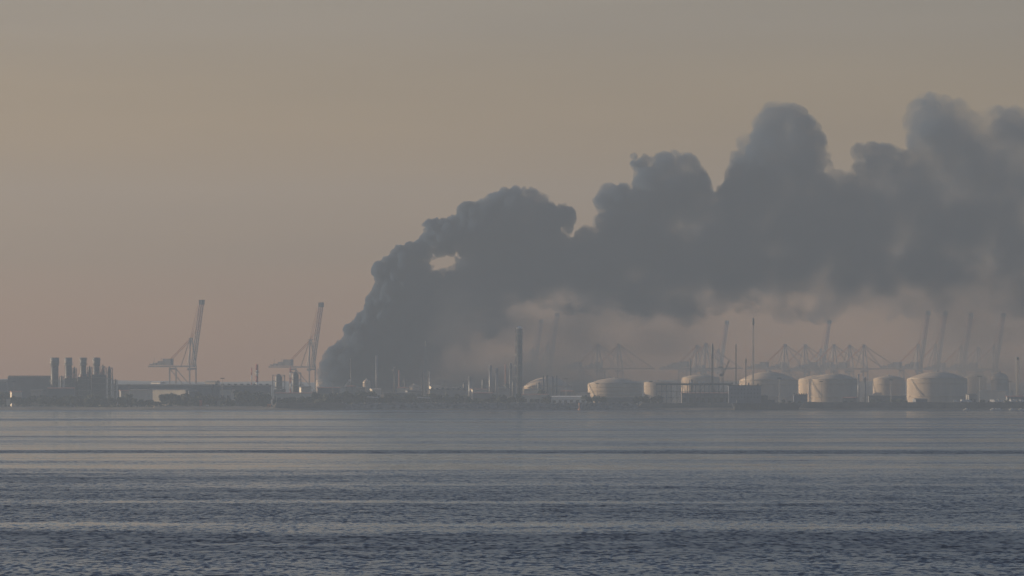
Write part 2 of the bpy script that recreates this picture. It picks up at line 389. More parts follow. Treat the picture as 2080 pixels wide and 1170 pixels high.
# ---------------------------------------------------------------- mesh builder and tagging
class MB:
    def __init__(s): s.v = []; s.f = []
    def add(s, vs, fs):
        n = len(s.v); s.v += [tuple(v) for v in vs]; s.f += [tuple(i + n for i in f) for f in fs]; return s
    def box(s, x, y, z, sx, sy, sz):           # centre x, y; bottom z
        a, b = sx / 2, sy / 2
        return s.add([(x-a,y-b,z),(x+a,y-b,z),(x+a,y+b,z),(x-a,y+b,z),(x-a,y-b,z+sz),(x+a,y-b,z+sz),(x+a,y+b,z+sz),(x-a,y+b,z+sz)],
                     [(3,2,1,0),(4,5,6,7),(0,1,5,4),(1,2,6,5),(2,3,7,6),(3,0,4,7)])
    def bar(s, p, q, w, h=None):
        h = h or w; p = Vector(p); q = Vector(q); d = (q - p).normalized()
        u = d.cross(Vector((0, 0, 1))); u = u.normalized() if u.length > 1e-3 else Vector((1, 0, 0)); t = u.cross(d)
        c = [(-1,-1),(1,-1),(1,1),(-1,1)]
        return s.add([p + u*a*w/2 + t*b*h/2 for a, b in c] + [q + u*a*w/2 + t*b*h/2 for a, b in c],
                     [(3,2,1,0),(4,5,6,7),(0,1,5,4),(1,2,6,5),(2,3,7,6),(3,0,4,7)])
    def lathe(s, prof, n=24, x=0, y=0):        # prof: (r, z) from bottom to top
        vs = [(x + r*math.cos(2*PI*i/n), y + r*math.sin(2*PI*i/n), z) for r, z in prof for i in range(n)]; fs = []
        for k in range(len(prof) - 1):
            for i in range(n): j = (i+1) % n; fs.append((k*n+i, k*n+j, (k+1)*n+j, (k+1)*n+i))
        fs.append(tuple(reversed(range(n)))); fs.append(tuple((len(prof)-1)*n + i for i in range(n)))
        return s.add(vs, fs)
    def lattice(s, p, q, w, panels, t):        # a square truss from p to q
        p = Vector(p); q = Vector(q); d = (q - p).normalized()
        u = d.cross(Vector((0, 1, 0))); u = u.normalized() if u.length > 1e-3 else Vector((1, 0, 0)); v = u.cross(d)
        cs = [u*a*w/2 + v*b*w/2 for a, b in ((-1,-1),(1,-1),(1,1),(-1,1))]
        for c in cs: s.bar(p + c, q + c, t)
        for k in range(panels):
            a = p + (q-p)*k/panels; b = p + (q-p)*(k+1)/panels
            for i in range(4): s.bar(a + cs[i], b + cs[(i+1) % 4], t*.6); s.bar(b + cs[i], b + cs[(i+1) % 4], t*.6)
        return s
    def build(s, name, mat, parent=None, loc=None, smooth=False):
        me = bpy.data.meshes.new(name); me.from_pydata(s.v, [], s.f); me.update()
        if smooth: me.polygons.foreach_set('use_smooth', [len(f) < 6 for f in s.f])
        me.materials.append(mat); o = bpy.data.objects.new(name, me); C.objects.link(o)
        if parent: o.parent = parent
        if loc is not None: o.location = loc
        return o
def tag(o, label, cat, group=None, kind=None):
    o['label'] = label; o['category'] = cat
    if group: o['group'] = group
    if kind: o['kind'] = kind
    return o
def thing(name, loc, label, cat, group=None, rz=0):
    o = bpy.data.objects.new(name, None); C.objects.link(o); o.location = loc; o.rotation_euler = (0, 0, rz); o.empty_display_size = 5
    return tag(o, label, cat, group)
def copy_thing(src, loc, rz, label, group, scale=1.0):
    r = src.copy(); C.objects.link(r); r.location = loc; r.rotation_euler = (0, 0, rz); r.scale = (scale,) * 3
    r['label'] = label
    if group: r['group'] = group
    for ch in [c for c in bpy.data.objects if c.parent == src]:
        c2 = ch.copy(); C.objects.link(c2); c2.parent = r
        for g in [g for g in bpy.data.objects if g.parent == ch]:
            g2 = g.copy(); C.objects.link(g2); g2.parent = c2
    return r
GZ = 3.0
def gp(px, Y, z=GZ): return Vector(((px - 1040) * Y / FPX, Y, z))
def zz(py, Y): return CAMZ - (py - HOR) * Y / FPX

M = dict(
    tank=principled('cream_tank_paint', (.50, .39, .27), .6, 0, .22, .08, True),
    tankroof=principled('tank_roof_paint', (.49, .385, .27), .6, 0, .2, .1),
    steel=principled('galvanised_steel', (.22, .23, .24), .5, .3, .3, .3),
    dark=principled('dark_steel', (.06, .065, .07), .6, .2, .35, .3),
    grey=principled('grey_cladding', (.16, .17, .18), .7, 0, .3, .06, True),
    conc=principled('concrete', (.26, .25, .23), .85, 0, .35, .15),
    white=principled('white_paint', (.75, .74, .70), .5, 0, .15, .3),
    pale=principled('pale_cladding', (.62, .55, .44), .7, 0, .2, .08, True),
    red=principled('red_paint', (.45, .08, .05), .6, 0, .25, .3),
    rust=principled('rusty_red_steel', (.30, .12, .085), .7, 0, .3, .3),
    cranegrey=principled('crane_grey_paint', (.17, .155, .15), .6, 0, .25, .1),
    craneframe_hazed=principled('crane_frame_haze_tinted', (.27, .25, .235), .6, 0, .25, .1),  # haze fade put into the colour: frames lighter than the boom grey
    boomred=principled('crane_boom_red_paint', (.22, .06, .05), .6, 0, .25, .1),
    leaf=principled('leaves', (.035, .05, .026), .8, 0, .5, .25),
    leafb=principled('dry_leaves', (.055, .06, .032), .8, 0, .5, .25),
    bark=principled('bark', (.07, .055, .04), .9, 0, .3, 1),
    rock=principled('breakwater_rock', (.24, .23, .22), .9, 0, .85, .22),
    roof=principled('dark_roof', (.09, .095, .10), .8, 0, .3, .06),
    hull=principled('dark_hull', (.035, .045, .06), .6, 0, .3, .1),
    blue=principled('blue_grey_paint', (.10, .13, .18), .6, 0, .3, .1),
    orange=principled('orange_paint', (.55, .20, .06), .6, 0, .2, .3),
    wood=principled('weathered_yard_ground', (.13, .11, .09), .95, 0, .5, .06),
    pane=principled('window_glass', (.03, .035, .04), .15, 0, .2, 1),
)

# ---------------------------------------------------------------- storage tanks
def tank(l, r, rim, apex, Y, label, stair=0.6, rings=2, group='domed storage tanks on the far shore', rail=True):
    c = (l + r) / 2; k = Y / FPX; R_ = (r - l) / 2 * k; loc = gp(c, Y); H = zz(rim, Y) - GZ; D = max(1.0, zz(apex, Y) - zz(rim, Y))
    t = thing('storage_tank', loc, label, 'storage tank', group)
    MB().lathe([(R_*1.02, -.5), (R_*1.02, .6), (R_, .61), (R_, H)], 64).build('shell', M['tank'], t, smooth=True)
    pr = [(R_ * 1.004 * math.cos(a) if D > R_*.5 else R_ * 1.004 * (1 - q), H + .02 + (D * math.sin(a) if D > R_*.5 else D * (1 - (1-q)**2) ** 1.0)) for q, a in [(i/10, i/10*PI/2) for i in range(10)]] + [(R_*.03, H + D + .02)]
    MB().lathe(pr, 64).build('roof', M['tankroof'], t, smooth=True)
    for i in range(rings):
        z = H * (.35 + .5 * i / max(1, rings - 1)) if rings > 1 else H * .8
        MB().lathe([(R_ + .02, z), (R_ + .55, z + .01), (R_ + .55, z + .45), (R_ + .02, z + .5)], 64).build('wind_girder', M['tank'], t)
    if rail:
        b = MB()
        for i in range(60):
            a, a2 = 2*PI*i/60, 2*PI*(i+1)/60; p = (math.cos(a)*R_*.985, math.sin(a)*R_*.985); q = (math.cos(a2)*R_*.985, math.sin(a2)*R_*.985)
            b.bar((*p, H), (*p, H + 1.4), .14); b.bar((*p, H + 1.4), (*q, H + 1.4), .14)
        b.build('railing', M['steel'], t)
    if stair:
        b = MB(); n = 26; a0 = PI * (1.0 + stair * .28)
        for i in range(n):
            a = a0 + .7 * i / n; a2 = a0 + .7 * (i+1) / n; rr = R_ + .8
            b.bar((rr*math.cos(a), rr*math.sin(a), H*(1-i/n)), (rr*math.cos(a2), rr*math.sin(a2), H*(1-(i+1)/n)), .6, .16)
            b.bar((rr*math.cos(a), rr*math.sin(a), H*(1-i/n)), (rr*math.cos(a), rr*math.sin(a), H*(1-i/n)+1.2), .12)
        b.build('stair', M['steel'], t)
    b = MB(); b.lathe([(1.3, H + D*.98), (1.3, H + D + 1.2), (.5, H + D + 1.8)], 10); b.build('vent', M['steel'], t)
    if H > 12:
        b = MB(); a = PI * 1.13; b.box((R_+.05)*math.cos(a), (R_+.05)*math.sin(a), H*.33, .8, 2.4, 1.6); b.build('nameplate', M['rust'], t)
    return t
tank(1842, 1965, 770, 755, 8150, 'largest cream domed tank, nearest the right edge of the shore')
tank(1641, 1745, 772, 759, 8050, 'big cream domed tank overlapping another tank behind its left side')
tank(1622, 1716, 771, 761, 8300, 'cream tank half hidden behind the left side of a bigger domed tank', .9)
tank(1773, 1838, 770, 763, 8230, 'narrow cream tank with a wide rim between two big domed tanks', .2, 1)
tank(1502, 1620, 773, 755, 8250, 'pale domed tank rising behind the dark dock block and the tall flare mast', .3)
tank(1384, 1462, 768, 761, 8480, 'pale tank behind the steel jetty frame, left of the tall masts', .3, 1)
tank(1308, 1366, 777, 774, 8200, 'small pale flat roofed tank at the left end of the steel jetty frame', 0, 2)
tank(1194, 1304, 780, 768, 8000, 'wide ringed tank with shallow cone roof in the middle of the shore', .4, 4)
tank(1062, 1162, 786, 766, 8250, 'low tank with high rounded roof behind four thin chimneys', .3, 1)
tank(958, 1034, 784, 767, 9000, 'hazy domed tank behind the refinery columns left of the tallest column', 0, 1)
tank(864, 926, 777, 770, 9100, 'low squat pale tank right of the slim flare column', 0, 2)
tank(766, 816, 776, 770, 9100, 'low squat pale tank among the smoky columns below the plume', 0, 2)
tank(737, 753, 779, 771, 8500, 'tiny round topped tank at the foot of the smoke', 0, 1, rail=False)
tank(642, 690, 773, 769, 9200, 'faint low tank just right of the second leaning crane', 0, 1)
tank(831, 852, 788, 781, 8300, 'tiny bright cone roofed tank below the plume left of the slim flare column', 0, 1, rail=False)
tank(2013, 2049, 772, 757, 8650, 'dim domed tank near the right edge behind a long pale shed', .3, 2)
tank(1958, 2004, 768, 760, 9000, 'dim hazy tank just behind the right side of the largest tank', 0, 2)

# ---------------------------------------------------------------- quay cranes
def make_crane(up, loc, rz, label, group):
    t = thing('quay_crane', loc, label, 'crane', group, rz)
    g, w, H, A = 34, 18, 52, 94       # gauge, width, girder height, apex height (water side at x = 0)
    for x in (0, -g):
        for y in (-w/2, w/2):
            b = MB(); b.bar((x, y, 0), (x, y, H), 1.5, 1.5); b.box(x, y, -.5, 4.4, 2.6, 2.4); b.build('leg', M['craneframe_hazed'], t)
    b = MB()
    for y in (-w/2, w/2):
        b.bar((0, y, 16), (-g, y, 16), 1.6, 2.2); b.bar((-1, y, 17), (-g+1, y, H-3), 1.0)
    for x in (0, -g): b.bar((x, -w/2, 14), (x, w/2, 14), 1.5); b.bar((x, -w/2, H-2), (x, w/2, H-2), 1.8, 2.4)
    b.build('portal_beam', M['craneframe_hazed'], t)
    b = MB()
    for y in (-3.4, 3.4): b.bar((2, y, H+1.5), (-g-40, y, H+1.5), 1.1, 2.2)
    for i in range(9): b.bar((2 - i*9, -3.4, H+1.5), (2 - i*9, 3.4, H+1.5), .8)
    b.build('girder', M['craneframe_hazed'], t)
    b = MB()
    for y in (-w/2, w/2): b.bar((0, y, H), (-3, y*.25, A), 1.6); b.bar((-g*.45, y, H), (-4, y*.25, A-2), 1.0)
    b.bar((-3, -3.2, A), (-3, 3.2, A), 1.8); b.box(-3, 0, A, 5, 6, 1.2); b.build('apex_frame', M['craneframe_hazed'], t)
    for y in (-2.6, 2.6):
        MB().bar((-4, y, A-1), (-g-6, y, H+9), .8).build('backstay', M['orange'], t)
    b = MB(); b.box(-g-8, 0, H+3.3, 13, 9, 9.5); b.box(-g-20, 0, H+3.3, 8, 7, 6); b.box(-g-30, 0, H+3.3, 5, 6, 3.4); b.box(-g-37, 0, H+3.3, 3, 6, 2); b.build('machinery_house', M['craneframe_hazed'], t)
    for x in (-g-34, -g-22): MB().bar((x, 0, H+3), (x+3, 0, H+14), .5).build('service_mast', M['craneframe_hazed'], t)
    MB().box(-6, 0, H-4.5, 5, 3.4, 3.4).build('operator_cab', M['steel'], t)
    if up:
        a = R(81); L_ = 98; P = lambda s_, o=0: (2 + s_*math.cos(a) - o*math.sin(a), s_*math.sin(a) + H + 1.5 + o*math.cos(a))
        def boom_seg(s0, s1, name, m):
            b = MB()
            for y in (-2.8, 2.8):
                for o in (0, 3.4):
                    p, q = P(s0, o), P(s1, o); b.bar((p[0], y, p[1]), (q[0], y, q[1]), 1.15 if not o else .8)
            n = max(2, int((s1-s0)/6))
            for i in range(n + 1):
                s_ = s0 + (s1-s0)*i/n; p = P(s_); q = P(s_, 3.4); b.bar((p[0], -2.8, p[1]), (p[0], 2.8, p[1]), .6)
                for y in (-2.8, 2.8):
                    b.bar((p[0], y, p[1]), (q[0], y, q[1]), .5)
                    if i < n: q2 = P(s_ + (s1-s0)/n, 3.4); b.bar((p[0], y, p[1]), (q2[0], y, q2[1]), .5)
            return b.build(name, m, t)
        boom_seg(0, 50, 'boom', M['cranegrey']); boom_seg(50.2, 91, 'boom_tip_section', M['boomred'])
        b = MB(); p = P(94.5, 1.6); b.box(p[0], 0, p[1]-3.5, 5.4, 7.4, 7.0); b.build('boom_head', M['dark'], t)
        b = MB()
        for y in (-2.2, 2.2):
            e = P(52, 6); b.bar((-3, y, A), (e[0]-1, y, e[1]), .45); e2 = P(90, 4); b.bar((-3, y, A), (e2[0]-2.5, y, e2[1]), .45)
        b.build('forestay', M['orange'], t)
    else:
        b = MB()
        for y in (-2.8, 2.8):
            b.bar((2.2, y, H+1.5), (64, y, H+1.5), .9, 1.8)
        for i in range(10): b.bar((5 + i*6.4, -2.8, H+1.5), (5 + i*6.4, 2.8, H+1.5), .7)
        b.build('boom', M['cranegrey'], t)
        for e in (30, 60):
            b = MB()
            for y in (-2.2, 2.2): b.bar((-3, y, A), (e, y, H+3), .55)
            b.build('forestay', M['cranegrey'], t)
    return t
RZ = R(-28)
def crane_loc(px_top, Y): return gp(px_top, Y) - Vector((19 * math.cos(RZ), 0, 0))
GU, GD = 'port cranes with raised booms', 'port cranes with lowered booms'
CU = make_crane(True, crane_loc(415, 9500), RZ, 'leftmost leaning port crane with its boom raised, left of the smoke', GU)
for px, Y, lb in [(657, 9812, 'raised boom port crane standing right at the left foot of the smoke'),
    (1103, 12400, 'faint raised boom crane in brown haze just right of the tallest refinery column'),
    (1136, 11220, 'taller of the two faint raised cranes right of the tallest refinery column'),
    (1480, 12600, 'raised boom crane left of the tall thin flare mast'),
    (1688, 12500, 'single raised boom crane above the two overlapping domed tanks'),
    (1889, 10920, 'first of four raised cranes above the largest tank, the darkest tip'),
    (1924, 10997, 'second of the four raised cranes above the largest tank'),
    (1976, 11300, 'third of the four raised cranes, with a broad pale boom'),
    (2042, 11220, 'raised boom crane nearest the right edge of the picture')]:
    copy_thing(CU, crane_loc(px, Y), RZ, lb, GU)
CD = make_crane(False, gp(1218, 10900), RZ, 'hazy lowered boom crane above the left side of the wide ringed tank', GD)
for px, Y, lb in [(1260, 10930, 'hazy lowered boom crane above the centre of the wide ringed tank'),
    (1419, 11150, 'lowered boom crane behind the left part of the steel jetty frame'),
    (1437, 10700, 'lowered boom crane just left of the dark lattice mast'),
    (1598, 10950, 'lowered boom crane above the right side of the tank behind the flare mast'),
    (1639, 11050, 'lowered boom crane above the tank that is half hidden'),
    (1697, 11000, 'lowered boom crane just right of the single raised boom'),
    (1729, 11100, 'lowered boom crane above the right edge of the big overlapping tank'),
    (1758, 11060, 'lowered boom crane left of the narrow wide rimmed tank'),
    (1990, 11800, 'faint lowered boom crane between the last two raised booms')]:
    copy_thing(CD, gp(px, Y), RZ, lb, GD)

# ---------------------------------------------------------------- power station on the left
def stack(px, wpx, top, Y, label, rings=(.92,), mat='grey', flare=None, stripes=0, group='chimneys and process columns', cat='chimney', name='chimney', n=20, cap=False, collar=False):
    k = Y / FPX; r = wpx * k / 2; H = zz(top, Y) - GZ; t = thing(name, gp(px, Y), label, cat, group)
    pr = [(r, -.5), (r, H)]
    if flare: pr = [(r*2.1, -.5), (r*2.1, H*flare*.8), (r, H*flare), (r, H)]
    if stripes:
        for i in range(stripes):
            a, b_ = H*i/stripes, H*(i+1)/stripes
            MB().lathe([(r, a - (.5 if not i else 0)), (r, b_ - .02)], n).build('painted_band', M['red' if (stripes - i) % 2 else 'white'], t, smooth=True)
    else: MB().lathe(pr, n).build('shaft', M[mat], t, smooth=True)
    if collar: MB().lathe([(r + .02, H*.84), (r*1.16, H*.845), (r*1.16, H + .4), (r*.9, H + .41)], n).build('collar', M['grey'], t, smooth=True)
    for q in rings:
        b = MB(); b.lathe([(r + .02, H*q), (r + 1.9, H*q + .05), (r + 1.9, H*q + .45), (r + .02, H*q + .4)], n)
        for i in range(12): a = 2*PI*i/12; b.bar(((r+1.4)*math.cos(a), (r+1.4)*math.sin(a), H*q+.3), ((r+1.4)*math.cos(a), (r+1.4)*math.sin(a), H*q+1.5), .12)
        b.lathe([(r + 1.45, H*q + 1.45), (r + 1.55, H*q + 1.6)], n)
        b.build('platform', M['steel'], t)
    b = MB()
    if r > 1.2:
        for s_ in (-.4, .4): b.bar((-r - .5, s_, 0), (-r - .5, s_, H * .97), .15)
        for i in range(int(H / 2)): b.bar((-r - .5, -.4, i*2), (-r - .5, .4, i*2), .12)
        b.build('ladder', M['steel'], t)
    if cap:
        MB().lathe([(r*1.0, H+.02), (r*.8, H + r*.5), (r*.3, H + r*.9)], n).build('dome_cap', M['white'], t, smooth=True)
        for z_, sx in ((H*.9, 1), (H*.8, -1)): 
            b = MB(); b.bar((-r-.8, -1.2, H*.3), (-r-.8, -1.2, H*1.02), .9); b.bar((-r-.8, -1.2, H*1.02), (0, 0, H + r*.9), .9)
        b.build('overhead_pipe', M['steel'], t)
    return t
PG = 'grey boiler chimneys of the power station'
stack(111, 15.5, 727, 8000, 'thickest grey chimney, standing alone left of the boiler houses', (.90, .52), group=PG, mat='dark', collar=True)
stack(139, 13.5, 727, 8010, 'left one of the three chimneys on the boiler houses', (.86,), group=PG, mat='dark', collar=True)
stack(169, 12, 727, 8020, 'middle one of the three chimneys, on a flared base', (.97, .86), flare=.68, group=PG, mat='dark', collar=True)
stack(196, 13, 727, 8030, 'right one of the three chimneys on the boiler houses', (.95,), group=PG, mat='dark', collar=True)
def boiler(px0, px1, top, Y, label):
    k = Y / FPX; w = (px1-px0)*k; H = zz(top, Y) - GZ; t = thing('boiler_house', gp((px0+px1)/2, Y), label, 'industrial building', 'boiler houses of the power station')
    MB().box(0, 10, -.5, w-1.0, 18, H*.93).build('casing', M['roof'], t)
    for i in range(int(w/3.4)): 
        x = -w/2 + 1.2 + i*3.4; MB().bar((x, -1.2, 0), (x, -1.2, H), .5).build('column', M['dark'], t)
    b = MB()
    for j in range(6): z = H*(j+1)/6; b.bar((-w/2, -1.2, z), (w/2, -1.2, z), .35); b.bar((-w/2, -1.2, z - H/6), (w/2 , -1.2, z), .25)
    b.build('platform', M['steel'], t)
    b = MB(); b.lathe([(1.6, H*.8), (1.8, H*.95), (.4, H*1.0)], 12, -w*.2, 6); b.lathe([(1.1, H*.8), (1.1, H*1.06)], 10, w*.25, 6)
    b.bar((-w*.4, 6, H*.9), (w*.42, 6, H*.9), .9); b.bar((w*.1, 4, H*.8), (w*.36, 4, H*1.1), .6); b.build('steam_pipe', M['rust'], t)
    return t
boiler(130, 156, 763, 7985, 'boiler house under the left of the three chimneys')
boiler(157, 184, 760, 7990, 'boiler house under the middle chimney with flared base')
boiler(185, 214, 755, 7995, 'tallest boiler house, under the right of the three chimneys')
def process_tower(px, wpx, top, Y, label, lev=7):
    k = Y / FPX; w = wpx*k; H = zz(top, Y) - GZ; t = thing('process_tower', gp(px, Y), label, 'industrial tower', 'open steel process towers')
    b = MB()
    for x in (-w/2, w/2):
        for y in (-w/2, w/2): b.bar((x, y, -.5), (x, y, H), .6)
    for j in range(lev):
        z = H*(j+1)/lev; z0 = H*j/lev
        for s_ in (-w/2, w/2): b.bar((-w/2, s_, z), (w/2, s_, z), .5); b.bar((s_, -w/2, z), (s_, w/2, z), .5); b.bar((-w/2, s_, z0), (w/2, s_, z), .3)
    b.build('frame', M['steel'], t)
    MB().lathe([(w*.3, 0), (w*.3, H*.93), (w*.1, H*1.04)], 14).build('vessel', M['dark'], t, smooth=True)
    for j in range(1, lev, 2): MB().box(w*.1*(-1)**j, 0, H*j/lev+.3, w*1.25, w*1.1, .3).build('platform', M['steel'], t)
    MB().bar((w*.62, -w*.3, 0), (w*.62, -w*.3, H*.8), .8).build('pipe', M['white'], t)
    return t
process_tower(222, 12, 747, 7970, 'open steel tower at the right end of the power station')
process_tower(234, 8, 772, 7960, 'short steel frame right beside the open steel tower', 5)
process_tower(125, 8, 765, 7975, 'small steel frame between the thickest chimney and the boiler houses', 5)
process_tower(151, 9, 748, 8012, 'steel frame between the left and middle of the three chimneys', 7)
process_tower(182, 9, 746, 8022, 'steel frame between the middle and right of the three chimneys', 7)
process_tower(209, 8, 744, 8032, 'slim steel frame right of the right chimney', 7)
process_tower(566, 24, 762, 8500, 'broad reddish process frame left of the second leaning crane', 5)
process_tower(600, 22, 757, 8520, 'dark process frame with a white pipe beside the second leaning crane', 5)

def hall(px0, px1, top, Y, label, wall='grey', roof='roof', rz=0, depth=30, cat='building', name='industrial_hall', gable=2.0, teeth=0, windows=0, base=None):
    k = Y / FPX; w = (px1-px0)*k; H = zz(top, Y) - GZ; t = thing(name, gp((px0+px1)/2, Y), label, cat, 'halls and sheds along the shore', rz)
    w = w / max(.5, math.cos(rz)) if rz else w
    MB().box(0, depth/2, -.5, w, depth, H-gable+.5).build('wall', M[wall], t)
    b = MB(); a = w/2 + .8; z = H-gable+.004
    b.add([(-a,-.8,z),(a,-.8,z),(a,depth+.8,z),(-a,depth+.8,z),(-a,depth/2,z+gable),(a,depth/2,z+gable)], [(0,1,5,4),(2,3,4,5),(0,4,3),(1,2,5),(3,2,1,0)])
    rf = b.build('roof', M[roof], t)
    if teeth:
        b = MB()
        for i in range(teeth): b.box(-w/2 + w*(i+.5)/teeth, depth*.3, z+gable*.4, w/teeth*.45, 3, 1.8)
        b.build('roof_vents', M['dark'], rf)
    for i in range(windows):
        x = -w/2 + w*(i+.5)/windows; MB().box(x, -.05, (H-gable)*.35, w/windows*.5, .12, (H-gable)*.3).build('window', M['pane'], t)
    return t
hall(16, 104, 764, 8020, 'long dark turbine hall left of the thickest chimney', teeth=26, gable=1.5)
hall(-60, 12, 771, 8100, 'dim hall cut off by the left edge of the picture', gable=3)
hall(97, 150, 787, 7900, 'low reddish roofed shed in front of the boiler houses', wall='grey', roof='rust', gable=1.2, depth=18)
hall(238, 430, 780, 8050, 'very long low dark warehouse between power station and first leaning crane', depth=60, gable=1.5)
hall(432, 548, 781, 8060, 'long dark warehouse right of the first leaning crane', depth=50, gable=1.5, teeth=9)
hall(300, 378, 790, 7900, 'sunlit sandy coloured shed behind dark trees', wall='pale', roof='grey', rz=R(-34), depth=22, gable=.8)
hall(262, 300, 791, 7880, 'low pale shed left of the sunlit sandy shed', wall='pale', roof='conc', rz=R(-20), depth=16, gable=.8)
hall(306, 326, 775, 8300, 'small white plant room on the roof line of the long warehouse', wall='white', roof='white', rz=R(-36), depth=10, gable=1)
hall(416, 438, 773, 8350, 'small pale block right behind the first leaning crane', wall='pale', roof='pale', rz=R(-30), depth=10, gable=1)
hall(560, 640, 797, 7950, 'low sandy shed below the second leaning crane', wall='pale', roof='rust', depth=20, gable=1, windows=6)
hall(1985, 2042, 793, 8100, 'long pale shed with flat roof near the right edge', wall='pale', roof='pale', rz=R(-28), depth=22, gable=.6)
hall(2046, 2150, 804, 7950, 'low dark shed cut off by the right edge of the picture', wall='grey', roof='rust', gable=1, depth=20)
hall(1060, 1112, 800, 7900, 'low sandy building below the four thin chimneys', wall='pale', roof='rust', depth=16, gable=1, windows=4)
hall(1120, 1190, 804, 7850, 'long white low building left of the wide ringed tank', wall='white', roof='white', rz=R(-20), depth=14, gable=1.2, windows=6)
hall(960, 1000, 797, 7950, 'low brown building below the hazy domed tank', wall='grey', roof='rust', depth=16, gable=1)
hall(1385, 1484, 797, 7760, 'purple grey low building underneath the steel jetty frame', wall='blue', roof='rust', depth=14, gable=1, windows=8)
hall(1612, 1640, 801, 7800, 'small dark shed between the dock block and the overlapping tanks', wall='blue', roof='roof', depth=14, gable=.8, teeth=6)
hall(1765, 1840, 803, 7850, 'low grey shed in front of the narrow wide rimmed tank', wall='grey', roof='roof', depth=14, gable=1)

hall(780, 846, 797, 7960, 'low grey shed between the smoke foot columns', wall='grey', roof='roof', depth=18, gable=1)
hall(872, 948, 790, 8050, 'long grey shed right of the slim flare column', wall='conc', roof='roof', depth=18, gable=1, teeth=7)
hall(645, 690, 786, 8080, 'dim low shed beside the second leaning crane', wall='grey', roof='rust', depth=18, gable=1)
hall(1225, 1290, 806, 7790, 'very low dark shed at the foot of the wide ringed tank', wall='grey', roof='roof', depth=12, gable=.8)
for px0, px1, top, Y, wl, rf, lb in [
    (556, 572, 790, 8020, 'conc', 'roof', 'small grey shed at the left foot of the reddish process frame'),
    (612, 632, 785, 8150, 'pale', 'roof', 'small pale shed right of the dark process frame'),
    (700, 716, 783, 8150, 'grey', 'rust', 'small rust roofed shed at the left foot of the smoke'),
    (722, 734, 786, 8100, 'conc', 'roof', 'little concrete hut block left of the tiny round topped tank'),
    (756, 774, 789, 8050, 'pale', 'pale', 'small pale flat shed at the foot of the pale hazy chimney'),
    (806, 822, 786, 8120, 'pale', 'rust', 'small pale shed beside the short stubby column'),
    (828, 856, 792, 8000, 'grey', 'roof', 'dim low shed in front of the tiny cone roofed tank'),
    (876, 896, 783, 8200, 'pale', 'conc', 'pale shed right of the slim flare column pair'),
    (902, 930, 786, 8120, 'conc', 'roof', 'concrete coloured shed above the small white hut'),
    (960, 990, 789, 8040, 'pale', 'rust', 'pale shed with rust roof left of the paired columns'),
    (1012, 1028, 787, 8080, 'conc', 'roof', 'little grey shed between the paired columns and the squat vessel'),
    (1064, 1098, 790, 8050, 'pale', 'roof', 'pale low shed before the low rounded tank'),
    (1138, 1160, 793, 8020, 'grey', 'rust', 'small dark shed right of the four thin chimneys'),
    (1168, 1192, 797, 7960, 'pale', 'roof', 'pale small shed just left of the wide ringed tank'),
    (246, 262, 792, 7900, 'grey', 'rust', 'small rust roofed shed right of the power station'),
    (446, 470, 789, 7920, 'pale', 'roof', 'small pale shed in front of the right long warehouse'),
    (384, 402, 793, 7880, 'grey', 'conc', 'small grey shed right end of the sunlit sandy shed'),
    (24, 44, 794, 7850, 'pale', 'rust', 'small pale shed near the left edge below the turbine hall'),
    (62, 84, 791, 7880, 'conc', 'roof', 'small concrete shed in front of the turbine hall'),
    (1712, 1736, 806, 7800, 'grey', 'rust', 'small rust roofed shed at the right foot of the overlapping tanks'),
    (1860, 1884, 809, 7780, 'blue', 'conc', 'low blue grey shed at the foot of the largest tank'),
    (1968, 1984, 800, 7850, 'conc', 'roof', 'small grey shed right of the largest tank')]:
    hall(px0, px1, top, Y, lb, wall=wl, roof=rf, depth=14, gable=1.2, windows=2, rz=R(-18 if (px0 // 2) % 3 else 12))
process_tower(943, 9, 778, 8120, 'small steel frame left of the short thick column', 4)
process_tower(982, 12, 770, 8180, 'small steel frame left of the paired columns', 4)
process_tower(1043, 10, 775, 8150, 'small steel frame left of the tallest column', 4)
process_tower(1095, 10, 778, 8160, 'small steel frame left of the four thin chimneys', 4)
process_tower(1405, 9, 772, 8200, 'small steel frame above the middle of the steel jetty', 4)
